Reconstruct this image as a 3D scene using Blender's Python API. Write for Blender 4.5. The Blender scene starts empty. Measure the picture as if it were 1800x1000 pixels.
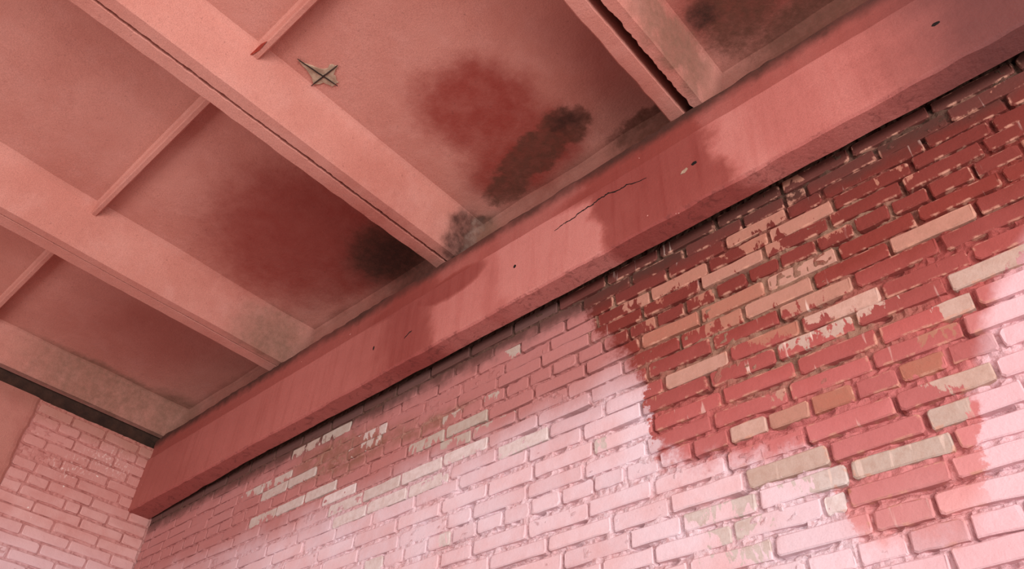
import bpy, bmesh, math, random
import numpy as np
from mathutils import Matrix, Vector

random.seed(11)
RNG = np.random.default_rng(5)
scene = bpy.context.scene
COL = scene.collection

# ------------------------------------------------------------------ camera
CAM = np.array([5.234, -2.05, 1.6])
R_ = np.array([[0.74426992, 0.66664686, 0.0405493],       # right
               [-0.41802463, 0.51232904, -0.75018288],    # down
               [-0.52088165, 0.54138795, 0.65998591]])    # forward
FPX = 1375.4
cd = bpy.data.cameras.new('camera')
cam = bpy.data.objects.new('camera', cd)
COL.objects.link(cam)
m = Matrix.Identity(4)
for i in range(3):
    m[i][0] = R_[0][i]; m[i][1] = -R_[1][i]; m[i][2] = -R_[2][i]; m[i][3] = CAM[i]
cam.matrix_world = m
cd.sensor_fit = 'HORIZONTAL'; cd.sensor_width = 36.0
cd.lens = FPX / 1800 * 36.0
cd.clip_start = 0.05
scene.camera = cam


def project(p):
    c = R_ @ (np.asarray(p, float) - CAM)
    return 900 + FPX * c[0] / c[2], 500 + FPX * c[1] / c[2], c[2]


# ------------------------------------------------------------------ world, light, exposure
W = bpy.data.worlds.new('overcast_sky'); scene.world = W
W.use_nodes = True
bg = W.node_tree.nodes['Background']
bg.inputs[0].default_value = (1.0, 0.965, 0.96, 1)
bg.inputs[1].default_value = 0.30


def area(name, loc, target, sx, sy, power, color=(1, 1, 1)):
    l = bpy.data.lights.new(name, 'AREA'); l.shape = 'RECTANGLE'
    l.size = sx; l.size_y = sy; l.energy = power; l.color = color
    o = bpy.data.objects.new(name, l); COL.objects.link(o)
    o.location = loc
    d = Vector(target) - Vector(loc)
    o.rotation_euler = d.to_track_quat('-Z', 'Y').to_euler()
    return o


# area lamps added as stand-ins for daylight from unseen open side and gate
area('added_side_lamp', (4.5, -6.2, 1.35), (4.2, 0.0, 2.1), 10.0, 2.5, 320, (1.0, 0.975, 0.98))
area('added_right_lamp', (10.5, -3.4, 1.7), (4.0, -1.2, 3.2), 4.0, 3.2, 500, (1.0, 0.97, 0.97))
vs = scene.view_settings
vs.view_transform = 'Standard'; vs.look = 'None'; vs.gamma = 1; vs.use_curve_mapping = False
vs.exposure = 0.0


# ------------------------------------------------------------------ helpers: noise, mesh, objects
def vnoise(x, y, seed=0):
    x = np.asarray(x, float); y = np.asarray(y, float)
    xi = np.floor(x).astype(np.int64); yi = np.floor(y).astype(np.int64)
    fx = x - xi; fy = y - yi
    fx = fx * fx * (3 - 2 * fx); fy = fy * fy * (3 - 2 * fy)

    def h(a, b):
        n = (a * 374761393 + b * 668265263 + seed * 1442695041) & 0x7fffffff
        n = ((n ^ (n >> 13)) * 1274126177) & 0x7fffffff
        return ((n ^ (n >> 16)) & 0xffff) / 65535.0
    return (h(xi, yi) * (1 - fx) + h(xi + 1, yi) * fx) * (1 - fy) + (h(xi, yi + 1) * (1 - fx) + h(xi + 1, yi + 1) * fx) * fy


def n1(x, seed=0):
    return float(vnoise(np.array([x]), np.array([seed * 7.31]), seed)[0])


def mesh(name, verts, faces, mat=None, smooth=False):
    me = bpy.data.meshes.new(name)
    me.from_pydata([tuple(v) for v in verts], [], faces)
    bm = bmesh.new(); bm.from_mesh(me)
    bmesh.ops.recalc_face_normals(bm, faces=bm.faces)
    bm.to_mesh(me); bm.free()
    if smooth:
        me.polygons.foreach_set('use_smooth', [True] * len(me.polygons))
    if mat: me.materials.append(mat)
    return me


def obj(name, me, parent=None, loc=None):
    o = bpy.data.objects.new(name, me); COL.objects.link(o)
    if parent: o.parent = parent
    if loc is not None: o.location = loc
    return o


def box(v, f, x0, x1, y0, y1, z0, z1):
    b = len(v)
    v += [(x0, y0, z0), (x1, y0, z0), (x1, y1, z0), (x0, y1, z0), (x0, y0, z1), (x1, y0, z1), (x1, y1, z1), (x0, y1, z1)]
    f += [tuple(b + i for i in q) for q in ((3, 2, 1, 0), (4, 5, 6, 7), (0, 1, 5, 4), (1, 2, 6, 5), (2, 3, 7, 6), (3, 0, 4, 7))]


def loft(sections, close_ends=True):
    """sections: list of equal-length closed rings"""
    v = []; f = []; n = len(sections[0])
    for s in sections: v += list(s)
    for i in range(len(sections) - 1):
        for j in range(n):
            a = i * n + j; b = i * n + (j + 1) % n
            f.append((a, b, b + n, a + n))
    if close_ends:
        f.append(tuple(range(n))[::-1]); f.append(tuple((len(sections) - 1) * n + j for j in range(n)))
    return v, f


# ------------------------------------------------------------------ helpers: shader nodes
def lin(r, g, b):
    def c(u):
        u /= 255.0
        return u / 12.92 if u <= 0.04045 else ((u + 0.055) / 1.055) ** 2.4
    return (c(r), c(g), c(b), 1.0)


class NT:
    def __init__(self, name, rough=0.85):
        self.mat = bpy.data.materials.new(name); self.mat.use_nodes = True
        self.t = self.mat.node_tree; self.n = self.t.nodes; self.l = self.t.links
        self.bsdf = self.n['Principled BSDF']
        self.bsdf.inputs['Roughness'].default_value = rough
        self.bsdf.inputs['Specular IOR Level'].default_value = 0.25
        self.pos = self.n.new('ShaderNodeNewGeometry').outputs['Position']
        s = self.n.new('ShaderNodeSeparateXYZ'); self.l.new(self.pos, s.inputs[0])
        self.x, self.y, self.z = s.outputs

    def put(self, sock, val):
        if isinstance(val, bpy.types.NodeSocket): self.l.new(val, sock)
        elif val is not None: sock.default_value = val

    def m(self, op, a, b=None, c=None, clamp=False):
        n = self.n.new('ShaderNodeMath'); n.operation = op; n.use_clamp = clamp
        for i, q in enumerate((a, b, c)): self.put(n.inputs[i], q)
        return n.outputs[0]

    def vec(self, x, y, z=0.0):
        n = self.n.new('ShaderNodeCombineXYZ')
        for i, q in enumerate((x, y, z)): self.put(n.inputs[i], q)
        return n.outputs[0]

    def noise(self, scale, detail=4, rough=0.55, vec=None, dist=0.0):
        n = self.n.new('ShaderNodeTexNoise')
        self.l.new(vec if vec is not None else self.pos, n.inputs['Vector'])
        n.inputs['Scale'].default_value = scale; n.inputs['Detail'].default_value = detail
        n.inputs['Roughness'].default_value = rough; n.inputs['Distortion'].default_value = dist
        return n.outputs['Fac']

    def step(self, v, lo, hi, out0=0.0, out1=1.0):
        n = self.n.new('ShaderNodeMapRange'); n.interpolation_type = 'SMOOTHSTEP'
        self.put(n.inputs[0], v)
        for i, q in enumerate((lo, hi, out0, out1)): self.put(n.inputs[i + 1], q)
        return n.outputs[0]

    def mix(self, fac, a, b, mode='MIX'):
        n = self.n.new('ShaderNodeMix'); n.data_type = 'RGBA'; n.blend_type = mode
        self.put(n.inputs[0], fac); self.put(n.inputs[6], a); self.put(n.inputs[7], b)
        return n.outputs[2]

    def ramp(self, v, stops, interp='LINEAR'):
        n = self.n.new('ShaderNodeValToRGB'); self.put(n.inputs[0], v)
        n.color_ramp.interpolation = interp
        e = n.color_ramp.elements
        while len(e) < len(stops): e.new(0.5)
        for el, (p, c) in zip(e, stops):
            el.position = p; el.color = c if isinstance(c, tuple) else (c, c, c, 1)
        return n.outputs[0]

    def curve(self, v, pts):
        n = self.n.new('ShaderNodeFloatCurve'); self.put(n.inputs[1], v)
        c = n.mapping.curves[0]
        c.points[0].location = pts[0]; c.points[1].location = pts[-1]
        for p in pts[1:-1]: c.points.new(*p)
        for p in c.points: p.handle_type = 'VECTOR'
        n.mapping.update()
        return n.outputs[0]

    def attr(self, name):
        n = self.n.new('ShaderNodeAttribute'); n.attribute_type = 'OBJECT'; n.attribute_name = name
        return n.outputs['Fac']

    def ell(self, vec, cx, cy, rx, ry, rot=0.0, lo=0.35, hi=1.0):
        """1 inside an ellipse, fading to 0 at its rim"""
        n = self.n.new('ShaderNodeMapping'); n.vector_type = 'TEXTURE'
        self.l.new(vec, n.inputs[0])
        n.inputs[1].default_value = (cx, cy, 0); n.inputs[2].default_value = (0, 0, math.radians(rot)); n.inputs[3].default_value = (rx, ry, 1)
        l = self.n.new('ShaderNodeVectorMath'); l.operation = 'LENGTH'; self.l.new(n.outputs[0], l.inputs[0])
        return self.step(l.outputs['Value'], lo, hi, 1.0, 0.0)

    def ells(self, vec, lst):
        r = None
        for e in lst:
            q = self.ell(vec, *e[:7]) if len(e) == 7 else self.ell(vec, *e)
            r = q if r is None else self.m('MAXIMUM', r, q)
        return r

    def warp(self, u, v, amp=0.08, scale=4.0):
        a = self.noise(scale, 5, 0.6)
        b = self.noise(scale * 1.13, 5, 0.6, vec=self.vec(self.m('ADD', self.y, 7.3), self.z, self.x))
        return self.vec(self.m('MULTIPLY_ADD', self.m('SUBTRACT', a, 0.5), 2 * amp, u), self.m('MULTIPLY_ADD', self.m('SUBTRACT', b, 0.5), 2 * amp, v), 0.0)

    def finish(self, col, bumps=()):
        self.put(self.bsdf.inputs['Base Color'], col)
        prev = None
        for h, strength, dist in bumps:
            b = self.n.new('ShaderNodeBump'); b.inputs['Strength'].default_value = strength; b.inputs['Distance'].default_value = dist
            self.l.new(h, b.inputs['Height'])
            if prev: self.l.new(prev, b.inputs['Normal'])
            prev = b.outputs[0]
        if prev: self.l.new(prev, self.bsdf.inputs['Normal'])
        return self.mat


# ------------------------------------------------------------------ materials
SAL = lin(212, 148, 133)      # salmon limewash
SAL2 = lin(199, 131, 116)
RED = lin(140, 70, 62)        # damp, saturated paint
OLIVE = lin(120, 92, 76)      # mildew stained
SOOT = lin(48, 33, 26)
PINK = lin(230, 205, 211)
BARE = lin(196, 178, 164)


def speckle(t, col, amount=0.35):
    """tiny dark pock marks and sandy grain of old paint"""
    g = t.noise(260, 3, 0.65)
    col = t.mix(t.step(g, 0.36, 0.68, 0.0, 0.32), col, lin(112, 54, 48))
    p = t.noise(42, 4, 0.75)
    col = t.mix(t.step(p, 0.62, 0.72, 0.0, amount), col, lin(95, 48, 44))
    col = t.mix(t.step(t.noise(13, 5, .7), .55, .8, 0, .22), col, lin(140, 80, 72))
    return col, g


def mat_ceiling():
    t = NT('salmon_painted_concrete')
    base = t.mix(t.step(t.noise(1.7, 4, 0.6), 0.3, 0.7), SAL, SAL2)
    base = t.mix(t.step(t.noise(7, 5, 0.65), 0.45, 0.75, 0, .35), base, lin(216, 158, 146))
    w = t.warp(t.x, t.y, 0.09, 5.0)
    red = t.ells(w, [(3.55, -.60, .42, .42, 0, .35, 1.0), (3.54, -.26, .50, .36, -10, .4, 1.0), (2.22, -.55, .98, .80, 0, .25, 1.0), (2.35, -.28, .66, .42, 0, .4, 1),
                     (4.95, -.4, .7, .5, 0, .2, 1.0)])
    red = t.step(t.m('MULTIPLY_ADD', t.m('SUBTRACT', t.noise(17, 7, .72), .5), .60, red), .0, 1.05)
    col = t.mix(t.m('MULTIPLY', red, t.step(t.noise(9, 6, .7), .25, .75, .72, .97)), base, lin(146, 56, 46))
    dim = t.ells(w, [(2.25, -.62, .85, .85, 0, .1, 1.0), (.75, -.62, .85, .95, 0, .1, 1.0), (4.15, -.42, .26, .60, 0, .1, 1.0), (5.0, -.4, .75, .8, 0, .3, 1.0)])  # dull areas; the narrow one paints in soft shadow beside a rib
    col = t.mix(t.m('MULTIPLY', dim, .58), col, lin(136, 66, 58))
    wf = t.warp(t.x, t.y, 0.07, 12.0)
    brown = t.ells(wf, [(3.80, -.26, .17, .15, 20, .5, 1.0), (3.56, -.22, .27, .15, 0, .45, 1.0), (3.33, -.14, .20, .13, 0, .35, 1.0),
                        (2.5, -.20, .42, .36, 0, .2, 1.0), 
                        (4.72, -.3, .26, .42, 20, .2, 1.0), (5.0, -.05, .6, .2, 0, .2, 1.0), (4.13, -.03, .35, .10, 0, .3, 1)])
    mott = t.step(t.noise(26, 7, 0.7), 0.30, 0.70)
    brown = t.step(t.m('MULTIPLY_ADD', t.m('SUBTRACT', t.noise(38, 6, .75), .5), .9, brown), .12, .88)
    col = t.mix(t.m('MULTIPLY', brown, t.m('MULTIPLY_ADD', mott, .34, .58)), col, lin(86, 55, 41))
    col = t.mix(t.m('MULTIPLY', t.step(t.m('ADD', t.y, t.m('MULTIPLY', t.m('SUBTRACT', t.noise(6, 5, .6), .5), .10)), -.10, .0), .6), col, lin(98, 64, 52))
    olive = t.ells(wf, [(1.47, -.26, .15, .38, 0, .2, 1.0), (0.03, -.65, .11, .85, 0, .3, 1.0), (.05, -.15, .2, .32, 0, .2, 1.0), (4.47, -.38, .07, .45, 0, .3, 1.0), (3.02, -.04, .2, .12, 0, .3, 1.0)])
    col = t.mix(t.m('MULTIPLY', olive, t.m('MULTIPLY_ADD', mott, .30, .52)), col, lin(126, 96, 78))
    soot = t.ells(wf, [(2.99, -.13, .12, .14, 0, .35, 1.0), (3.06, -.06, .09, .06, 0, .2, 1), (3.82, -.28, .11, .09, 30, .2, 1), (2.50, -.18, .46, .34, 0, .1, 1.0), (4.60, -.33, .10, .10, 0, .2, 1.0)])
    col = t.mix(t.m('MULTIPLY', soot, t.m('MULTIPLY_ADD', mott, .3, .62)), col, SOOT)
    chalk = t.ells(wf, [(3.02, -.06, .10, .06, 0, .2, 1.0)])
    col = t.mix(t.m('MULTIPLY', chalk, t.m('MULTIPLY', mott, .6)), col, lin(180, 150, 136))
    col, g = speckle(t, col)
    return t.finish(col, ((t.noise(6, 5, .6), .25, .02), (t.noise(90, 4, .6), .35, .004), (g, .25, .0012)))


def mat_beam():
    t = NT('painted_beam_concrete')
    wob = t.m('MULTIPLY', t.m('SUBTRACT', t.noise(5, 5, .6), .5), .30)
    slant = t.m('MULTIPLY', t.m('SUBTRACT', t.z, 3.95), .22)
    u = t.m('DIVIDE', t.m('ADD', t.m('ADD', t.x, wob), slant), 6.0)
    st = [(0, .55), (.4, .6), (1.0, .52), (1.4, .45), (1.9, .40), (2.25, .45), (2.45, .55), (2.62, .85), (2.84, .8), (2.98, .22), (3.18, .2), (3.3, .35), (3.42, .12), (3.86, .06),
          (3.95, .82), (4.2, .9), (4.46, .85), (4.56, .12), (4.75, .3), (4.95, .2), (5.2, .4), (5.45, .5), (5.9, .5)]
    d = t.ramp(u, [(a / 6.0, b) for a, b in st], 'EASE')
    w = t.warp(t.x, t.z, .03, 6)
    up = t.ells(w, [(2.98, 4.13, .34, .11, 0, .6, 1.0), (2.55, 4.2, .35, .12, 0, .3, 1), (4.05, 4.2, .5, .10, 0, .4, 1.0)])
    d = t.m('MAXIMUM', d, t.m('MULTIPLY', up, .85))
    # old rain streaks running down the face
    sv = t.vec(t.m('MULTIPLY', t.x, 26), t.y, t.m('MULTIPLY', t.z, 1.6))
    streak = t.noise(1.0, 4, .6, vec=sv)
    d = t.m('ADD', d, t.step(streak, .45, .8, 0.0, .14), clamp=True)
    d = t.m('ADD', d, t.m('MULTIPLY', t.m('SUBTRACT', t.noise(3, 6, .65), .5), .35), clamp=True)
    col = t.ramp(d, [(0, lin(208, 138, 128)), (.3, lin(190, 114, 105)), (.6, lin(166, 92, 83)), (1, lin(138, 62, 55))])
    # underside: darker red with mottles
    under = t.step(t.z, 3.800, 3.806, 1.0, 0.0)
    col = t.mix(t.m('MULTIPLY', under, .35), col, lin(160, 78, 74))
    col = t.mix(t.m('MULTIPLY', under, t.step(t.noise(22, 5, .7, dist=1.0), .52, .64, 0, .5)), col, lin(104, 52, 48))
    # upper strip and mortar bed grubbier
    top = t.step(t.m('ADD', t.z, t.m('MULTIPLY', t.m('SUBTRACT', t.noise(30, 4, .6), .5), .012)), 4.176, 4.190)
    col = t.mix(t.m('MULTIPLY', top, .55), col, lin(138, 60, 50))
    dirt = t.m('MULTIPLY', t.step(t.m('ADD', t.z, t.m('MULTIPLY', t.m('SUBTRACT', t.noise(14, 5, .65), .5), .08)), 4.25, 4.335), t.step(t.noise(4, 5, .6), .25, .6, .6, .98))
    col = t.mix(dirt, col, lin(62, 41, 33))
    grey = t.step(t.m('ADD', t.x, wob), 4.95, 5.45, 0.0, .85)
    col = t.mix(grey, col, lin(96, 60, 58))
    fl = t.noise(24, 3, .7)
    col = t.mix(t.step(fl, .735, .75, 0, .8), col, lin(226, 170, 158))
    col, g = speckle(t, col, .3)
    return t.finish(col, ((t.noise(5, 5, .6), .3, .015), (t.noise(70, 5, .62), .4, .004), (streak, .25, .003), (g, .25, .0012)))


TIDE = [(0, 4.0), (3.55, 4.0), (3.62, 3.82), (3.72, 3.66), (3.80, 3.50), (3.91, 3.34), (3.975, 3.17), (3.985, 2.93), (4.06, 2.86), (4.27, 2.81), (4.52, 2.75), (4.565, 2.50), (4.62, 2.46), (4.80, 2.42), (4.90, 2.52), (4.93, 2.76), (5.03, 2.93), (5.10, 3.06), (5.25, 3.18), (5.6, 3.5), (6.0, 3.6)]


def wall_zone(t):
    """damp red zone: 1 above a wandering tide line on the long wall (function of X and Z only)"""
    wob = t.m('MULTIPLY', t.m('SUBTRACT', t.noise(11, 6, .68), .5), .20)
    pts = TIDE
    zb = t.curve(t.m('DIVIDE', t.m('ADD', t.x, wob), 6.0), [(a / 6.0, (b - 2) / 2) for a, b in pts])
    zb = t.m('MULTIPLY_ADD', zb, 2.0, 2.0)
    return t.step(t.m('SUBTRACT', t.m('ADD', t.z, wob), zb), -.05, .07)


def zone_brown(t):
    w = t.warp(t.x, t.z, .10, 6)
    return t.ells(w, [(4.35, 3.35, .62, .33, 0, .3, 1.0), (4.55, 3.12, .45, .2, 0, .3, 1.0), (3.95, 3.62, .5, .2, 0, .2, 1.0), (4.7, 3.5, .5, .25, 0, .2, 1.0)])


def zone_dirt(t):
    w = t.warp(t.x, t.z, .07, 6)
    return t.ells(w, [(2.22, 3.54, .60, .12, 0, .3, 1.0), (2.0, 3.62, .55, .12, 0, .2, 1.0), (2.75, 3.50, .45, .06, 0, .2, 1.0)])


def paint_wall(t, k=1.0):
    zone = wall_zone(t); t.zn = zone
    pk = t.mix(t.step(t.noise(3.5, 5, .6), .35, .7), PINK, lin(224, 182, 183))
    # older, pinker coat higher up and into the corner; also paints in light falloff
    w = t.warp(t.x, t.z, .12, 4)
    old = t.m('MAXIMUM', t.step(t.m('ADD', t.z, t.m('MULTIPLY', t.m('SUBTRACT', t.noise(4, 4, .6), .5), .25)), 3.10, 3.42), t.step(t.x, 1.9, .9, 0, .7))  # one mask for the older coat and the painted light falloff
    pk = t.mix(t.m('MULTIPLY', old, .92), pk, lin(176, 110, 103))
    zz = t.m('ADD', t.z, t.m('MULTIPLY', t.m('SUBTRACT', t.noise(5, 5, .6), .5), .30))
    pk = t.mix(t.step(t.x, 4.3, 4.9, 0, .7), pk, lin(226, 178, 183))
    rd = t.ramp(t.m('DIVIDE', t.m('SUBTRACT', zz, 2.4), 1.4), [(0, lin(222, 158, 156)), (.22, lin(203, 124, 122)), (.48, lin(178, 92, 87)), (.70, lin(130, 54, 45)), (1, lin(98, 39, 32))])  # red darkens upwards: the wall's light gradient put into the paint
    col = t.mix(zone, pk, rd)
    # brown unbrushed strip with the beam's soft shadow painted into it
    beam_shade = t.step(t.m('ADD', t.z, t.m('MULTIPLY', t.m('SUBTRACT', t.noise(9, 5, .65), .5), .16)), 3.66, 3.765)
    return t.mix(t.m('MULTIPLY', beam_shade, .85), col, lin(74, 48, 40))


def mat_brick():
    t = NT('painted_brick')
    bare = t.attr('bare'); hue = t.attr('hue'); side = t.attr('side'); tone = t.attr('tone'); sd = t.attr('seed'); strk = t.attr('streak')
    tc = t.n.new('ShaderNodeTexCoord')
    s = t.n.new('ShaderNodeSeparateXYZ'); t.l.new(tc.outputs['Generated'], s.inputs[0])
    gx, gz = s.outputs[0], s.outputs[2]
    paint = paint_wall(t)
    paint = t.mix(t.m('MULTIPLY', zone_dirt(t), t.step(t.noise(11, 5, .7), .3, .6, .1, .9)), paint, lin(140, 94, 78))
    paint = t.mix(t.m('ABSOLUTE', tone), paint, t.mix(t.step(tone, -.01, .01), lin(126, 60, 54), lin(240, 206, 204)))
    # bare brick colour
    bc = t.ramp(hue, [(0, lin(170, 100, 82)), (.35, lin(174, 116, 97)), (.6, lin(200, 160, 145)), (.8, lin(186, 170, 158)), (1, lin(222, 206, 202))])
    bc = t.mix(t.step(t.noise(30, 5, .65), .35, .75, 0, .35), bc, lin(160, 116, 96))
    # where the paint is off: smeared noise, biased to one end of the brick if asked
    q = t.vec(t.m('ADD', t.m('MULTIPLY', t.x, 1.7), sd), t.m('ADD', t.y, sd), t.m('MULTIPLY', t.z, .75))
    nz = t.noise(13, 6, .62, vec=q, dist=.35)
    bias = t.m('MULTIPLY', side, t.m('SUBTRACT', gx, .5))
    v = t.m('ADD', t.m('ADD', t.m('MULTIPLY', t.m('SUBTRACT', nz, .5), 1.5), bias), t.m('MULTIPLY', t.m('SUBTRACT', gz, .5), .25))
    thr = t.m('SUBTRACT', .55, t.m('MULTIPLY', bare, 1.1))
    mask = t.m('MULTIPLY', t.step(t.m('SUBTRACT', v, thr), -.02, .035), t.step(bare, .01, .05))
    col = t.mix(mask, paint, bc)
    # white drips
    dv = t.vec(t.m('ADD', t.m('MULTIPLY', t.x, 45), sd), t.y, t.m('ADD', t.m('MULTIPLY', t.z, 5), sd))
    dr = t.m('MULTIPLY', t.step(t.noise(1.0, 2, .5, vec=dv), .62, .68), strk)
    col = t.mix(t.m('MULTIPLY', dr, .85), col, lin(232, 204, 190))
    # chipped paint along the arrises in the damp zone
    ex = t.m('MINIMUM', gx, t.m('SUBTRACT', 1.0, gx)); ez = t.m('MINIMUM', gz, t.m('SUBTRACT', 1.0, gz))
    edge = t.m('MAXIMUM', t.step(ex, .015, .05, 1, 0), t.step(ez, .05, .16, 1, 0))
    chip = t.m('MULTIPLY', t.m('MULTIPLY', edge, t.step(t.noise(20, 4, .6), .5, .62)), t.m('MULTIPLY', t.zn, .75))
    col = t.mix(chip, col, lin(206, 150, 128))
    g = t.noise(380, 2, .6)
    col = t.mix(t.step(g, .4, .8, 0, .12), col, lin(130, 70, 66))
    return t.finish(col, ((t.noise(26, 5, .62), .45, .006), (t.noise(140, 4, .6), .35, .002), (mask, -.2, .001)))


def mat_mortar():
    t = NT('painted_mortar', .95)
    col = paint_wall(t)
    col = t.mix(t.step(t.noise(45, 5, .7), .45, .7, 0, .5), col, lin(170, 96, 90))
    br = t.m('MULTIPLY', zone_brown(t), t.step(t.noise(8, 5, .65), .28, .5))
    col = t.mix(t.m('MULTIPLY', br, .85), col, lin(150, 116, 96))
    col = t.mix(t.m('MULTIPLY', t.m('MULTIPLY', zone_dirt(t), t.step(t.noise(9, 4, .6), .3, .5)), .75), col, lin(150, 112, 92))
    col = t.mix(t.step(t.z, 3.72, 3.80, 0, .75), col, lin(92, 66, 54))  # brown mortar deepened with the same painted shade under the beam
    h = t.noise(120, 6, .7)
    return t.finish(col, ((h, .8, .006), (t.noise(40, 5, .65), .6, .010)))


def mat_back(brick=True):
    t = NT('painted_back_brick' if brick else 'painted_back_mortar')
    col = t.mix(t.step(t.noise(4, 5, .6), .35, .7), lin(220, 170, 163), lin(206, 146, 138))
    col = t.mix(t.step(t.z, 3.25, 3.6, .55, 0), col, PINK)
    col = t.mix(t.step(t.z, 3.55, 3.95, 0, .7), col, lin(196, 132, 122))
    w = t.warp(t.y, t.z, .10, 6)
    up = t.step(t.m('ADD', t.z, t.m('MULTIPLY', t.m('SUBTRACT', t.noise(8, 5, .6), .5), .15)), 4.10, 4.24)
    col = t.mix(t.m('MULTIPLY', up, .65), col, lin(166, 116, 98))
    wt = t.m('MULTIPLY', t.ells(w, [(-.42, 4.06, .30, .14, 0, .2, 1.0), (-.6, 3.92, .2, .10, 0, .2, 1)]), t.step(t.noise(1.0, 4, .7, vec=t.vec(t.m('MULTIPLY', t.y, 75), 0.0, t.m('MULTIPLY', t.z, 34))), .53, .62))
    col = t.mix(t.m('MULTIPLY', wt, .7), col, lin(236, 206, 196))
    col = t.mix(t.step(t.noise(22, 3, .6, vec=t.vec(t.y, t.z, 4.0)), .72, .735), col, lin(240, 224, 214))
    if not brick: col = t.mix(.35, col, lin(168, 96, 88))
    return t.finish(col, ((t.noise(26, 5, .62), .45, .006), (t.noise(140, 4, .6), .4, .002)))


def mat_plaster():
    t = NT('salmon_plaster')
    col = t.mix(t.step(t.noise(4, 5, .6), .3, .7), lin(194, 132, 118), lin(178, 112, 100))
    col = t.mix(t.step(t.z, 4.12, 4.25, 0, .5), col, lin(150, 100, 84))
    col, g = speckle(t, col, .25)
    return t.finish(col, ((t.noise(18, 5, .6), .4, .01), (g, .3, .0015)))


def mat_simple(name, c1, c2, scale=12, bump=.4):
    t = NT(name, .9)
    col = t.mix(t.step(t.noise(scale, 5, .65), .3, .7), c1, c2)
    return t.finish(col, ((t.noise(scale * 5, 5, .65), bump, .005),))


M_CEIL = mat_ceiling(); M_BEAM = mat_beam(); M_BRICK = mat_brick(); M_MORTAR = mat_mortar()
M_BBRICK = mat_back(True); M_BMORT = mat_back(False); M_PLAS = mat_plaster()
M_BARE = mat_simple('bare_concrete', lin(190, 166, 142), lin(150, 122, 102), 30)
M_DARK = mat_simple('dark_void', lin(34, 24, 22), lin(22, 16, 15), 20)
M_RUST = mat_simple('rusty_rebar', lin(62, 44, 38), lin(38, 28, 25), 60)
M_FLOOR = mat_simple('concrete_floor', lin(112, 98, 92), lin(88, 76, 72), 3)
M_GROUND = mat_simple('pale_yard_concrete', lin(206, 198, 190), lin(186, 178, 170), 1.5)
M_CHIP = mat_simple('fresh_red_spall', lin(176, 74, 58), lin(150, 58, 46), 40)
M_VOIDWALL = mat_simple('dusty_void_brown', lin(74, 50, 40), lin(50, 34, 28), 10)

# ------------------------------------------------------------------ floor
v = []; f = []
box(v, f, -.6, 8.5, -6.3, .4, -.15, 0)
o = obj('floor', mesh('floor', v, f, M_FLOOR)); o['kind'] = 'structure'
v = []; f = []
box(v, f, -40, 60, -60, 30, -.30, -.16)
o = obj('ground', mesh('ground', v, f, M_GROUND)); o['kind'] = 'structure'

# ------------------------------------------------------------------ long brick wall (right)
ZT = 4.72


ROWS = {-2: (2.375, [4.766]), -1: (2.445, [4.413, 4.551, 4.683, 4.83]), 0: (2.521, [4.055, 4.332, 4.612, 4.769]), 1: (2.598, [3.736, 3.94, 4.213, 4.492, 4.563, 4.835]),
        2: (2.67, [3.57, 3.851, 4.048, 4.309, 4.588, 4.866]), 3: (2.744, [3.218, 3.5, 3.783, 4.012, 4.279, 4.548, 4.817, 5.065]),
        4: (2.823, [2.942, 3.125, 3.404, 3.685, 3.955, 4.227, 4.49, 4.758, 5.019]),
        5: (2.906, [2.587, 2.717, 2.858, 3.0, 3.138, 3.277, 3.418, 3.565, 3.713, 3.848, 3.988, 4.118, 4.253, 4.385, 4.526, 4.662, 4.79, 4.923, 5.054]),
        6: (2.978, [2.398, 2.67, 2.961, 3.107, 3.396, 3.669, 3.943, 4.201, 4.469, 4.732, 4.988]), 7: (3.053, [2.352, 2.646, 2.916, 3.187, 3.43, 3.715, 3.975, 4.25, 4.512, 4.771, 5.042]),
        8: (3.134, [2.464, 2.743, 3.01, 3.395, 3.667, 3.935, 4.209, 4.459, 4.722, 4.994]), 9: (3.197, [2.405, 2.683, 2.95, 3.226, 3.502, 3.77, 4.036, 4.299, 4.557, 4.82, 5.079]),
        10: (3.277, [2.35, 2.622, 2.898, 3.17, 3.442, 3.709, 3.972, 4.244, 4.497, 4.752, 5.02]), 11: (3.346, [3.597, 3.866, 4.121, 4.377, 4.634, 4.886, 5.144]),
        12: (3.416, [3.422, 3.691, 3.955, 4.213, 4.475, 4.733, 4.989, 5.242]),
        13: (3.487, [3.389, 3.517, 3.649, 3.781, 3.904, 4.032, 4.158, 4.287, 4.42, 4.543, 4.675, 4.808, 4.93, 5.05, 5.183]),
        14: (3.56, [3.457, 3.714, 3.974, 4.234, 4.495, 4.737, 4.987, 5.236]), 15: (3.621, [3.503, 3.757, 4.015, 4.277, 4.526, 4.768, 5.036, 5.282]),
        16: (3.689, [3.334, 3.591, 3.847, 4.103, 4.359, 4.608, 4.744, 5.097, 5.347]), 17: (3.747, [3.436, 3.681, 3.935, 4.19, 4.444, 4.616, 4.698, 4.954, 5.187]),
        18: (3.818, [3.55, 3.81]), -3: (2.30, [4.61, 4.88]), -4: (2.225, [4.50, 4.76]), -5: (2.15, [4.63, 4.9]), -6: (2.075, [4.5, 4.77])}
HEADER = (-1, 5, 13)
HB = .0580


def fill_row(js, pitch, lo, hi):
    js = list(js)
    while js[0] > lo + .02:
        js.insert(0, js[0] - pitch * random.uniform(.96, 1.05))
    if js[0] < lo: js[0] = lo
    if js[1] - js[0] < .045: js.pop(1)
    while js[-1] < hi: js.append(js[-1] + pitch * random.uniform(.96, 1.05))
    return js


ROWJ = {k: fill_row(js, .131 if k in HEADER else .262, 0.004, 6.3) for k, (zc, js) in sorted(ROWS.items())}


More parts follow.
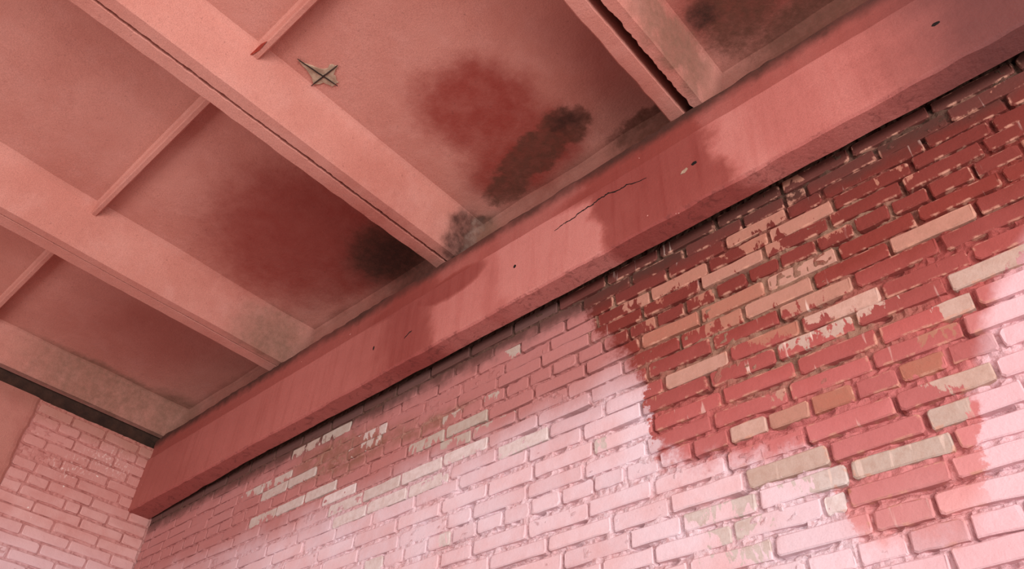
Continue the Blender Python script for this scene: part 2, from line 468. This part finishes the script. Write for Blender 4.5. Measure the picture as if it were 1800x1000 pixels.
def mortar_wall(name, u0, u1, z0, z1, place, mat, core, seed, joints, slope=0.0, soft=None):
    """rough pointing behind the bricks: a dense relief with crevices under the bricks and at their ends; joints: {z: [u,...]}"""
    nu = int((u1 - u0) / .009) + 1; nz = int((z1 - z0) / .006) + 1
    U, Z = np.meshgrid(np.linspace(u0, u1, nu), np.linspace(z0, z1, nz))
    rec = .0085 + .012 * (vnoise(U * 75, Z * 75, seed) - .5) + .010 * (vnoise(U * 24, Z * 24, seed + 1) - .5) + .006 * (vnoise(U * 5, Z * 5, seed + 2) - .5)
    gate = np.clip((vnoise(U * 11, Z * 9, seed + 3) - .38) * 3.2, 0, 1)
    gate2 = np.clip((vnoise(U * 26, Z * 21, seed + 4) - .62) * 5, 0, 1)
    k_ = soft(U, Z) if soft else 1.0
    gate = gate * k_; gate2 = gate2 * k_; rec = rec * (.45 + .55 * k_)
    for zc, js in joints.items():
        Zl = Z - slope * (U - 4.2)
        e = Zl - (zc - HB / 2)
        rec += .013 * gate * np.exp(-((e + .002) / .0045) ** 2) + .020 * gate2 * np.exp(-((e + .005) / .007) ** 2)
        band = np.abs(Zl - zc) < HB / 2 + .003
        for j in js:
            w = np.exp(-((U - j - .004) / .006) ** 2) * band
            rec += w * (.016 * gate + .006 * k_)
    rec = np.clip(rec, .0008, .040)
    v = [place(a, b, c) for a, b, c in zip(U.ravel(), rec.ravel(), Z.ravel())]
    idx = np.arange(nu * nz).reshape(nz, nu)
    q = np.stack([idx[:-1, :-1], idx[:-1, 1:], idx[1:, 1:], idx[1:, :-1]], -1).reshape(-1, 4)
    f = [tuple(r) for r in q.tolist()]
    core(v, f)
    me = bpy.data.meshes.new(name); me.from_pydata(v, [], f); me.materials.append(mat)
    return obj(name, me)


def core_right(v, f):
    box(v, f, -.4, 7.4, .050, .40, 0.0, ZT)


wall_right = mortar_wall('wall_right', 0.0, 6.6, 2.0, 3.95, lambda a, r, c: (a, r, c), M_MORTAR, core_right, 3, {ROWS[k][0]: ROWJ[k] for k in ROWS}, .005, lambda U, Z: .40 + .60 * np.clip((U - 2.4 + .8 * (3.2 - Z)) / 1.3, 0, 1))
wall_right['kind'] = 'structure'



def brick_mesh(L, H, seed, mat, D=.075):
    """one rounded, slightly irregular brick; face towards -Y at y=0, body going back to +D"""
    r = random.Random(seed)
    pts = []
    cr = .0085
    for sx, sz, a0 in ((1, -1, -90), (1, 1, 0), (-1, 1, 90), (-1, -1, 180)):
        rr = cr * r.uniform(.45, 1.7)
        for k in range(3):
            a = math.radians(a0 + 45 * k)
            pts.append((sx * (L / 2 - rr) + rr * math.cos(a) + r.uniform(-.0018, .0018), sz * (H / 2 - rr) + rr * math.sin(a) + r.uniform(-.0018, .0018)))
        # mid-side irregularity
        if sx == 1 and sz == 1: pts += [(L * q, H / 2 + r.uniform(-.0028, .0018)) for q in (.28, .02, -.26)]
        elif sx == -1 and sz == -1: pts += [(L * q, -H / 2 + r.uniform(-.0018, .0028)) for q in (-.28, 0, .27)]
    v = []; n = len(pts)
    for s, y in ((1.0, D), (1.0, .0035), (None, 0.0)):
        for x, z in pts:
            if s is None:
                ix = x - .0035 * max(-1, min(1, x / (L / 2 - .012))) ; iz = z - .0035 * max(-1, min(1, z / (H / 2 - .012)))
                v.append((ix, r.uniform(-.0012, .0012), iz))
            else:
                v.append((x, y, z))
    f = []
    for k in range(2):
        for j in range(n):
            a = k * n + j; b = k * n + (j + 1) % n
            f.append((a, b, b + n, a + n))
    f.append(tuple(2 * n + j for j in range(n)))
    me = mesh('brick', v, f, mat)
    for p in me.polygons:
        if len(p.vertices) == 4: p.use_smooth = False
    return me


STR = [brick_mesh(.246, HB, 100 + i, M_BRICK) for i in range(12)]
HDR = [brick_mesh(.120, HB, 200 + i, M_BRICK) for i in range(8)]
BSTR = [brick_mesh(.246, HB, 300 + i, M_BBRICK) for i in range(8)]
BHDR = [brick_mesh(.120, HB, 400 + i, M_BBRICK) for i in range(6)]

# look of single bricks, keyed by a point (X, Z) on the wall: bare, hue, side, streak
SPEC = [(5.023, 3.36, 1, 0.42, 0, 0), (4.322, 2.924, 1, 0.62, 0, 0), (4.455, 2.914, 1, 0.42, 0, 0), (4.587, 2.932, 0.85, 0.15, 0, 0), (4.856, 2.916, 0.7, 0.12, 0, 0),
        (4.173, 3.196, 1, 0.5, 0, 0), (4.424, 2.765, 0.72, 0.72, 0, 0.3), (4.743, 2.688, 0.85, 0.76, -0.5, 0.5), (4.469, 2.688, 0.5, 0.9, 0.8, 0.6),
        (4.523, 2.593, 0.8, 1, 0, 0.4), (4.19, 2.658, 0.5, 0.9, 0, 0), (4.172, 2.601, 0.35, 0.9, 0.9, 0), (4.309, 2.591, 0.35, 0.9, -0.9, 0),
        (4.244, 2.531, 0.4, 0.9, 0.3, 0), (4.864, 2.747, 0.42, 0.75, -1.2, 0.3), (4.952, 2.84, 0.5, 0.68, 1.1, 0), (4.937, 3.079, 0.42, 0.68, 0.9, 0),
        (4.836, 3.127, 0.35, 0.65, -0.5, 0.3), (4.755, 3.215, 0.65, 0.6, 0.5, 0.2), (5.118, 3.139, 0.6, 0.7, -0.3, 0), (4.591, 3.148, 0.45, 0.7, 0, 0.9),
        (4.35, 3.141, 0.12, 0.7, 0, 1), (4.516, 3.067, 0.12, 0.7, 0, 0.9), (4.658, 3.197, 0.75, 0.35, 0.3, 0.4), (4.433, 3.196, 0.55, 0.25, 0.3, 0),
        (4.209, 3.212, 0.75, 0.45, 0, 0.5), (4.639, 3.278, 0.7, 0.42, 0, 0.9), (4.376, 3.291, 0.3, 0.3, 0, 0.3), (4.512, 3.356, 0.92, 0.42, 0, 0),
        (4.279, 3.345, 0.6, 0.35, 0.3, 0), (4.611, 3.419, 0.9, 0.48, 0, 0), (4.343, 3.421, 0.85, 0.3, 0, 0), (4.172, 3.42, 0.85, 0.22, 0, 0),
        (4.225, 3.493, 0.5, 0.3, 0, 0), (4.666, 3.619, 0.75, 0.4, 0, 0), (4.481, 3.694, 0.75, 0.38, -0.4, 0), (4.41, 3.618, 0.5, 0.35, 0.5, 0),
        (4.352, 3.552, 0.9, 0.42, 0, 0), (4.216, 3.611, 0.75, 0.38, 0, 0), (4.619, 3.553, 0.4, 0.38, -0.6, 0), (4.737, 3.485, 0.45, 0.3, 0, 0.2),
        (4.788, 3.611, 0.3, 0.3, 0, 0), (3.913, 3.6, 0.5, 0.4, 0.8, 0), (3.982, 3.608, 0.45, 0.4, 0.9, 0), (3.985, 3.492, 0.5, 0.35, 0.4, 0),
        (4.139, 3.389, 0.4, 0.3, 0.7, 0), (4.283, 3.408, 0.45, 0.2, 0, 0), (4.489, 3.495, 0.25, 0.2, 0, 0), (2.784, 3.19, 0.97, 1, 0, 0), (2.544, 3.199, 1, 1, 0, 0),
        (2.313, 3.184, 1, 1, 0, 0), (2.777, 3.278, 0.8, 1, 0, 0), (2.489, 3.267, 0.9, 0.92, 0, 0), (2.266, 3.264, 0.9, 0.95, 0, 0), (2.976, 3.267, 0.65, 1, 0, 0),
        (3.387, 3.191, 0.72, 1, 0.3, 0), (1.728, 3.55, 0.8, 0.85, 0, 0), (1.461, 3.624, 0.6, 0.85, 0, 0), (1.264, 3.61, 0.5, 0.85, 0.5, 0),
        (1.418, 3.543, 0.8, 0.85, 0, 0), (1.683, 3.481, 0.7, 0.8, 0, 0), (1.403, 3.476, 0.75, 0.85, 0, 0), (1.538, 3.477, 0.7, 0.8, 0, 0),
        (1.417, 3.409, 0.6, 0.85, 0, 0), (1.656, 3.404, 0.8, 0.9, 0, 0), (1.948, 3.401, 0.8, 0.9, 0, 0), (1.136, 3.466, 0.6, 0.85, 0, 0), (2.081, 3.352, 0.9, 1, 0, 0),
        (1.913, 3.731, 0.7, 0.8, 0, 0), (1.816, 3.748, 0.6, 0.75, 0, 0), (2.341, 3.627, 0.45, 0.9, 0.4, 0), (2.189, 3.573, 0.5, 0.85, 0, 0),
        (3.074, 3.673, 0.3, 0.8, 0.8, 0), (3.126, 3.41, 0.75, 0.8, 0, 0), (2.883, 3.478, 0.45, 0.8, 0, 0), (2.849, 3.408, 0.65, 0.8, 0, 0),
        (3.216, 3.479, 0.45, 0.8, 0, 0), (3.02, 3.341, 0.5, 0.8, 0.4, 0), (3.206, 3.343, 0.4, 0.8, 0, 0), (2.315, 3.466, 0.3, 0.8, 0, 0),
        (3.563, 3.171, 0.12, 0.9, 0, 0), (3.824, 3.041, 0.22, 0.9, -1, 0), (2.943, 2.887, 0.35, 1, 1, 0), (2.497, 2.905, 0.8, 1, 0.3, 0)]
REDBR = [(4.698, 2.584), (4.694, 2.517), (4.767, 2.438), (4.721, 2.775), (4.696, 2.739)]
shown = []; hidden = []
for k, (zc, js) in sorted(ROWS.items()):
    js = ROWJ[k]
    for a, b in zip(js[:-1], js[1:]):
        xc = (a + b) / 2; z = zc + .005 * (xc - 4.2)
        px = [project((xx, 0, zz)) for xx in (a, b) for zz in (z - .03, z + .03)]
        vis = any(0 < p[0] < 1800 and 0 < p[1] < 1000 for p in px)
        # seen below the beam only
        if z > 3.795 + .03: vis = False
        size = (b - a) / px[0][2] ** 2
        (shown if vis else hidden).append((size, a, b, z))
shown.sort(reverse=True)
hidden += shown[300:]; shown = shown[:300]
for n, (size, a, b, z) in enumerate(shown):
    L = b - a; hd = L < .19
    me = random.choice(HDR if hd else STR)
    xc = (a + b) / 2
    o = obj('brick', me, wall_right, (xc, random.gauss(0, .0018), z + random.gauss(0, .0012)))
    gap = random.uniform(.010, .017)
    o.scale = ((L - gap) / (.120 if hd else .246), 1, random.uniform(.95, 1.05))
    o.rotation_euler = (random.gauss(0, .008), random.gauss(0, .006), random.gauss(0, .006))
    bare = 0.0; hue = .5; side = 0.0; streak = 0.0; tone = 0.0
    inred = z > float(np.interp(xc, [q[0] for q in TIDE], [q[1] for q in TIDE])) + .04
    if inred:
        if random.random() < .35: bare = random.uniform(.05, .35); hue = random.uniform(.15, .5); side = random.uniform(-.6, .6)
        streak = random.choice((0, 0, .3, .5))
        tone = -random.uniform(0, .45)
    elif z < 3.2 and random.random() < .15:
        bare = random.uniform(.02, .12); hue = .8
    if not inred: tone = random.uniform(-.08, .12) if z < 3.35 else random.uniform(-.08, .03)
    for s in SPEC:
        if a < s[0] < b and abs(s[1] - z) < .037:
            bare, hue, side, streak = s[2:]
            if hue < .5: bare *= .86
            break
    for s in REDBR:
        if a < s[0] < b and abs(s[1] - z) < .037: tone = -.25
    if bare >= .68: o['label'] = 'bare %s brick with the paint worn off' % ('tan' if hue < .5 else 'cream' if hue < .7 else 'grey-white')
    o['bare'] = float(bare); o['hue'] = float(hue); o['side'] = float(side); o['streak'] = float(streak); o['tone'] = float(tone); o['seed'] = random.uniform(0, 40)


def merge_bricks(name, items, parent, kinds, place):
    v = []; f = []
    for a, b, z in items:
        L = b - a; hd = L < .19
        me = random.choice(kinds[1] if hd else kinds[0]); s = (L - .013) / (.120 if hd else .246)
        base = len(v)
        for q in me.vertices: v.append(place((a + b) / 2 + q.co.x * s, q.co.y + random.gauss(0, .0002), z + q.co.z))
        f += [tuple(base + i for i in p.vertices) for p in me.polygons]
    me2 = bpy.data.meshes.new(name); me2.from_pydata(v, [], f); me2.materials.append(kinds[0][0].materials[0])
    o = obj(name, me2, parent); o['kind'] = 'stuff'
    o['bare'] = 0.0; o['hue'] = .5; o['side'] = 0.0; o['streak'] = 0.0; o['tone'] = 0.0; o['seed'] = 3.0
    return o


merge_bricks('brick_courses', [(a, b, z) for s, a, b, z in hidden], wall_right, (STR, HDR), lambda x, y, z: (x, y, z))

# ------------------------------------------------------------------ end brick wall (back), plastered pier at its left
ZB = 4.27                                   # the wall stops short of the slabs: dark slot above it


BROWS = {3.325: [-.735, -.46, -.19], 3.40: [-.578, -.294], 3.475: [-.72, -.431, -.158], 3.55: [-.85, -.56, -.278], 3.622: [-.715, -.419, -.138], 3.698: [-.829, -.55, -.453, -.267],
         3.772: [-.82, -.687, -.404, -.144], 3.85: [-.80, -.532, -.249], 3.924: [-.67, -.359], 3.998: [-.804, -.514, -.25], 4.072: [-.65, -.37], 4.146: [-.783, -.64, -.50, -.37, -.24],
         4.22: [-.72, -.493, -.25], 3.25: [-.60, -.32], 3.176: [-.73, -.45, -.17], 3.10: [-.58, -.3], 3.025: [-.7, -.43, -.15], 2.95: [-.58, -.3], 2.876: [-.72, -.44, -.16], 2.80: [-.6, -.3], 2.73: [-.72, -.44, -.16]}


def core_back(v, f):
    box(v, f, -.40, -.050, -7.0, .40, 0.0, ZB - .012)


wall_back = mortar_wall('wall_back', -1.0, .01, 2.6, ZB, lambda a, r, c: (-r, a, c), M_BMORT, core_back, 17, BROWS, 0.0, lambda U, Z: .40 + 0 * U)
wall_back['kind'] = 'structure'
bh = []
for z, js in sorted(BROWS.items()):
    js = list(js)
    if js[0] > -.84: js.insert(0, max(-.945, js[0] - .275) if js[0] > -.80 else -.945)
    js[0] = min(js[0], -.93) if js[0] > -.93 and js[0] - (-.945) < .1 else js[0]
    if js[0] > -.90: js.insert(0, -.945)
    js.append(0.0)
    for a, b in zip(js[:-1], js[1:]):
        if b - a < .045: continue
        px = [project((0, yy, zz)) for yy in (a, b) for zz in (z - .03, z + .03)]
        if not any(0 < p[0] < 1800 and 0 < p[1] < 1000 for p in px) or z < 3.05:
            bh.append((a, b, z)); continue
        L = b - a; hd = L < .19
        o = obj('brick', random.choice(BHDR if hd else BSTR), wall_back, (random.gauss(0, .0022), (a + b) / 2, z + random.gauss(0, .0015)))
        o.scale = ((L - random.uniform(.010, .016)) / (.120 if hd else .246), 1, random.uniform(.98, 1.07))
        o.rotation_euler = (0, random.gauss(0, .006), math.pi / 2 + random.gauss(0, .008))
if bh: merge_bricks('brick_courses', bh, wall_back, (BSTR, BHDR), lambda x, y, z: (-y, x, z))

# plaster coat of the pier: ragged right-hand edge, about 12 mm proud of the brick
zs = np.linspace(0.02, ZB, 110)
rings = []
for i, z in enumerate(zs):
    e = -.950 + .022 * (n1(z * 9, 3) - .5) + .016 * (n1(z * 45, 4) - .5)
    pr = .012
    rings.append([(-.012, -6.9, z), (pr, -6.9, z), (pr, e - .035, z), (pr * .75, e - .014, z), (.001, e, z), (-.012, e + .002, z)])
v, f = loft(rings)
obj('plaster_coat', mesh('plaster_coat', v, f, M_PLAS, False), wall_back)['label'] = 'smooth salmon plaster coat ending at the bare bricks'
# recessed rough course in the slot over the wall
v = []; f = []
box(v, f, -.22, -.085, -6.9, .10, ZB - .02, ZT)
o = obj('recessed_course', mesh('recessed_course', v, f, M_VOIDWALL), wall_back)
o['label'] = 'dark unpainted recess between wall top and slab'

# ------------------------------------------------------------------ concrete beam along the long wall
beam = bpy.data.objects.new('concrete_beam', None); COL.objects.link(beam); beam.location = (0, -.115, 3.795)
beam['label'] = 'long salmon-painted concrete beam with damp red patches under the ceiling slabs'
beam['category'] = 'beam'; beam['kind'] = 'thing'
BLOC = Vector((0, .115, -3.795))


def bpart(name, me):
    o = obj(name, me, beam); o.location = BLOC
    return o


xs = np.concatenate([np.arange(-.02, 5.8, .02), np.arange(5.8, 7.41, .1)])
rings = []
for x in xs:
    yb = -.062 + .048 * max(0.0, 1 - x / 1.2) ** 1.0
    j = .010 * (n1(x * 9, 1) - .5) + .006 * (n1(x * 33, 2) - .5)
    spall = max(0, n1(x * 5.5, 9) - .74) * .05 if x < 2.6 else 0
    w = .004 * (n1(x * 3, 5) - .5)
    zf = .005 * (n1(x * 20, 6) - .5)
    c = .006 + .009 * n1(x * 13, 7)
    rings.append([(x, yb + j * .5 - spall, 3.795 + spall * .5), (x, -.165 + c, 3.795 + zf * .4), (x, -.165 + w, 3.795 + c * .9 + zf), (x, -.1655 + w, 3.92), (x, -.165 - w, 4.05),
                  (x, -.165 + w, 4.172 + zf), (x, -.156 + w, 4.184 + zf), (x, -.12, 4.186), (x, yb + .001, 4.186)])
v, f = loft(rings)
bpart('beam_body', mesh('beam_body', v, f, M_BEAM))
rings = []
for x in xs:
    w = .006 * (n1(x * 4, 15) - .5)
    rings.append([(x, -.153 + w, 4.180), (x, -.150 + w, 4.25), (x, -.152 - w, 4.338 + 1.5 * w), (x, -.143, 4.348 + w), (x, -.07, 4.348), (x, -.07, 4.180)])
v, f = loft(rings)
bpart('upper_strip', mesh('upper_strip', v, f, M_BEAM))
rings = []
for x in xs:
    w = .016 * (n1(x * 7, 21) - .5) + .012 * (n1(x * 26, 22) - .5)
    rings.append([(x, -.122 + w, 4.340), (x, -.116 + w * 1.3, 4.365), (x, -.120 + w, 4.388 + .2 * w), (x, .0, 4.390), (x, .0, 4.340)])
v, f = loft(rings)
bpart('mortar_bed', mesh('mortar_bed', v, f, M_BEAM))


def strip(points, width, normal_y, depth=.006, proud=.0006, seed=0, mat=None, name='crack'):
    """a thin jagged filled crack following points (X,Z) on the face y=normal_y"""
    r = random.Random(seed); P = []
    for (x0, z0), (x1, z1) in zip(points[:-1], points[1:]):
        n = max(3, int(math.hypot(x1 - x0, z1 - z0) / .008))
        for i in range(n):
            t_ = i / n
            P.append((x0 + (x1 - x0) * t_ + r.gauss(0, .0015), z0 + (z1 - z0) * t_ + r.gauss(0, .0022)))
    rings = []
    for i, (x, z) in enumerate(P):
        s = math.sin(math.pi * (i + .5) / len(P)) ** .5
        h = width * (.45 + .8 * r.random()) * s / 2
        rings.append([(x, normal_y - proud, z - h), (x, normal_y - proud, z + h), (x, normal_y + depth, z + h), (x, normal_y + depth, z - h)])
    v, f = loft(rings)
    return mesh(name, v, f, mat or M_DARK)


bpart('crack', strip([(3.665, 4.075), (3.72, 4.092), (3.76, 4.088), (3.81, 4.10), (3.871, 4.105), (3.91, 4.115), (3.963, 4.113), (4.02, 4.096), (4.065, 4.098), (4.11, 4.078), (4.163, 4.072)], .0066, -.1665, seed=3))
bpart('crack', strip([(2.70, 3.945), (2.73, 3.957), (2.76, 3.972)], .0055, -.1665, seed=6))


def pit(x, z, rx, rz, seed, y=-.166):
    r = random.Random(seed); n = 12; rings = []
    for d, s in ((.0012, 1.0), (-.0006, .86), (-.001, .5)):
        rings.append([(x + rx * s * r.uniform(.8, 1.15) * math.cos(2 * math.pi * k / n), y + d, z + rz * s * r.uniform(.8, 1.15) * math.sin(2 * math.pi * k / n)) for k in range(n)])
    v, f = loft(rings)
    return mesh('pit', v, f, M_DARK)


bpart('pit', pit(4.370, 4.000, .013, .010, 1)); bpart('pit', pit(3.432, 4.001, .008, .011, 2))
bpart('pit', pit(2.453, 3.997, .006, .014, 3)); bpart('pit', pit(5.289, 4.0, .014, .009, 4))
v, f = loft([[(4.325 + dx, -.1655 - pr, 3.985 + dz) for dx, dz in ((-.018, -.006), (.0, -.010), (.016, .004), (.012, .012), (-.010, .006))] for pr in (-.004, .0025)])
bpart('paint_flake', mesh('paint_flake', v, f, M_BARE))

# ------------------------------------------------------------------ ceiling: ribbed precast slabs
ZR, ZS, ZTOP = 4.392, 4.628, 4.70
ceiling = obj('ceiling', None); ceiling['kind'] = 'structure'
v = []; f = []
box(v, f, -.60, 7.4, -6.0, .40, ZTOP, ZTOP + .10)
obj('screed', mesh('screed', v, f, M_FLOOR), ceiling)
YE, YF = .10, -5.9


def long_rib(x_edge, sgn, wb, wt, rag, seed, ragin=.002):
    """sgn=+1: rib along a slab's low-X edge (body grows to +X); rag = raggedness of the outer bottom arris"""
    ys = np.concatenate([np.arange(YE, -2.6, -.012), np.arange(-2.6, YF - .01, -.1)])
    rings = []
    for y in ys:
        e = rag * (abs(n1(y * 28, seed) - .5) * 1.2 + abs(n1(y * 75, seed + 1) - .5) * .8)
        i = ragin * (n1(y * 16, seed + 2) - .5) + .006 * (n1(y * 2.2, seed + 3) - .5)
        zb = ZR + .003 * (n1(y * 3, seed + 4) - .5)
        ring = [(x_edge + sgn * e, y, zb + .002), (x_edge + sgn * (e + .0015), y, zb), (x_edge + sgn * (wb - .006 + i), y, zb), (x_edge + sgn * (wb + i), y, zb + .007),
                (x_edge + sgn * (wb + (wt - wb) * .88 + i), y, ZS - .025), (x_edge + sgn * (wt + .004), y, ZS - .007), (x_edge + sgn * (wt + .020), y, ZS + .004),
                (x_edge + sgn * (wt + .020), y, ZS + .03), (x_edge + sgn * .002, y, ZS + .03), (x_edge + sgn * .002, y, ZR + .05)]
        rings.append(ring)
    return loft(rings)


def cross_rib(x0, x1, yc, zb, wb, wt, seed):
    rings = []
    for x in np.arange(x0, x1 + .001, .02):
        w = .003 * (n1(x * 20, seed) - .5)
        rings.append([(x, yc - wt / 2 - .012, ZS + .004), (x, yc - wt / 2, ZS - .012), (x, yc - wb / 2 + w, zb + .004), (x, yc - wb / 2 + .006, zb), (x, yc + wb / 2 - .005, zb + w * .5),
                      (x, yc + wb / 2 + w, zb + .005), (x, yc + wt / 2, ZS - .012), (x, yc + wt / 2 + .012, ZS + .004), (x, yc + wt / 2 + .012, ZS + .03), (x, yc - wt / 2 - .012, ZS + .03)])
    return loft(rings)


def end_rib(x0, x1, seed):
    rings = []
    for x in np.arange(x0, x1 + .001, .03):
        w = .004 * (n1(x * 8, seed) - .5)
        rings.append([(x, -.040 + w, ZS + .004), (x, -.016 + w, ZS - .012), (x, -.006 + w, ZS - .05), (x, .004 + w, ZR + .01), (x, YE, ZR + .01), (x, YE, ZS + .03), (x, -.040, ZS + .03)])
    return loft(rings)


#        x0     x1     left rib (bottom,top)  right rib        ragged left, right
SLABS = [(-.065, 1.367, .058, .105, .085, .13, .0, .003),
         (1.372, 2.8805, .060, .185, .077, .13, .002, .010),
         (2.889, 4.343, .068, .155, .070, .12, .009, .004),
         (4.382, 5.862, .056, .120, .080, .13, .012, .004),
         (5.868, 7.340, .060, .150, .080, .13, .004, .004)]
YT = -1.475
for i, (x0, x1, lb, lt, rb, rt, rgl, rgr) in enumerate(SLABS):
    # thin shell between the ribs, very slightly uneven
    nx, ny = 40, 150
    X, Y = np.meshgrid(np.linspace(x0 + .01, x1 - .01, nx), np.linspace(YE, YF, ny))
    Z = ZS + .006 * (vnoise(X * 3 + i * 9, Y * 3, 31) - .5)
    vv = [(a, b, c) for a, b, c in zip(X.ravel(), Y.ravel(), Z.ravel())]
    idx = np.arange(nx * ny).reshape(ny, nx)
    ff = [tuple(q) for q in np.stack([idx[:-1, :-1], idx[:-1, 1:], idx[1:, 1:], idx[1:, :-1]], -1).reshape(-1, 4).tolist()]
    box(vv, ff, x0 + .004, x1 - .004, YF, YE, ZS + .012, ZTOP)
    me = bpy.data.meshes.new('ceiling_slab'); me.from_pydata(vv, [], ff); me.materials.append(M_CEIL)
    slab = obj('ceiling_slab', me, ceiling)
    v, f = long_rib(x0, 1, lb, lt, rgl, 50 + i * 10)
    obj('long_rib', mesh('long_rib', v, f, M_CEIL), slab)
    v, f = long_rib(x1, -1, rb, rt, rgr, 55 + i * 10, .006)
    obj('long_rib', mesh('long_rib', v, f, M_CEIL), slab)
    for k, yc in enumerate((YT + .012 * i, -2.95, -4.40)):
        v, f = cross_rib(x0 + .06, x1 - .06, yc, 4.566, .030, .036, 90 + i * 3 + k)
        obj('cross_rib', mesh('cross_rib', v, f, M_CEIL), slab)
    v, f = end_rib(x0 + .04, x1 - .04, 130 + i)
    obj('end_rib', mesh('end_rib', v, f, M_CEIL), slab)
    if i == 2:
        # spalled patch with two crossing reinforcement bars
        out = [(3.116, -1.305), (3.137, -1.245), (3.165, -1.205), (3.218, -1.190), (3.226, -1.168), (3.180, -1.155), (3.160, -1.112), (3.128, -1.118), (3.108, -1.160), (3.068, -1.182), (3.094, -1.212), (3.106, -1.255)]
        r = random.Random(4); oo = []
        for (ax, ay), (bx_, by_) in zip(out, out[1:] + out[:1]):
            for q in (0, .35, .7): oo.append((ax + (bx_ - ax) * q + r.gauss(0, .003), ay + (by_ - ay) * q + r.gauss(0, .003)))
        v, f = loft([[(a, b, ZS + .004) for a, b in oo], [(a, b, ZS - .0045) for a, b in oo]])
        obj('spalled_patch', mesh('spalled_patch', v, f, M_BARE), slab)['label'] = 'bare grey-beige spalled concrete patch'

        def bar(p, q, rad, seed):
            rr = random.Random(seed); n = 14; rings = []
            for k in range(n + 1):
                t_ = k / n; s = rad * (.35 + .65 * math.sin(math.pi * min(1, max(0, t_ * .96 + .02))) ** .4)
                cx = p[0] + (q[0] - p[0]) * t_ + rr.gauss(0, .0006); cy = p[1] + (q[1] - p[1]) * t_ + rr.gauss(0, .0006)
                d = Vector((q[0] - p[0], q[1] - p[1], 0)).normalized(); nn = Vector((-d.y, d.x, 0))
                rings.append([(cx + nn.x * s * math.cos(a), cy + nn.y * s * math.cos(a), ZS - .0065 + s * math.sin(a)) for a in (2 * math.pi * j / 8 for j in range(8))])
            v, f = loft(rings)
            return mesh('rebar', v, f, M_RUST)
        obj('rebar', bar((3.122, -1.315), (3.148, -1.105), .0032, 1), slab)
        obj('rebar', bar((3.055, -1.185), (3.235, -1.175), .0032, 2), slab)
        # fresh chip on the end of the cross rib
        v, f = loft([[(3.01, -1.476, 4.5635), (3.10, -1.474, 4.5635), (3.13, -1.466, 4.5635), (3.07, -1.462, 4.5635)], [(3.01, -1.476, 4.570), (3.10, -1.474, 4.570), (3.13, -1.466, 4.570), (3.07, -1.462, 4.570)]])
        obj('spall', mesh('spall', v, f, M_CHIP), slab)
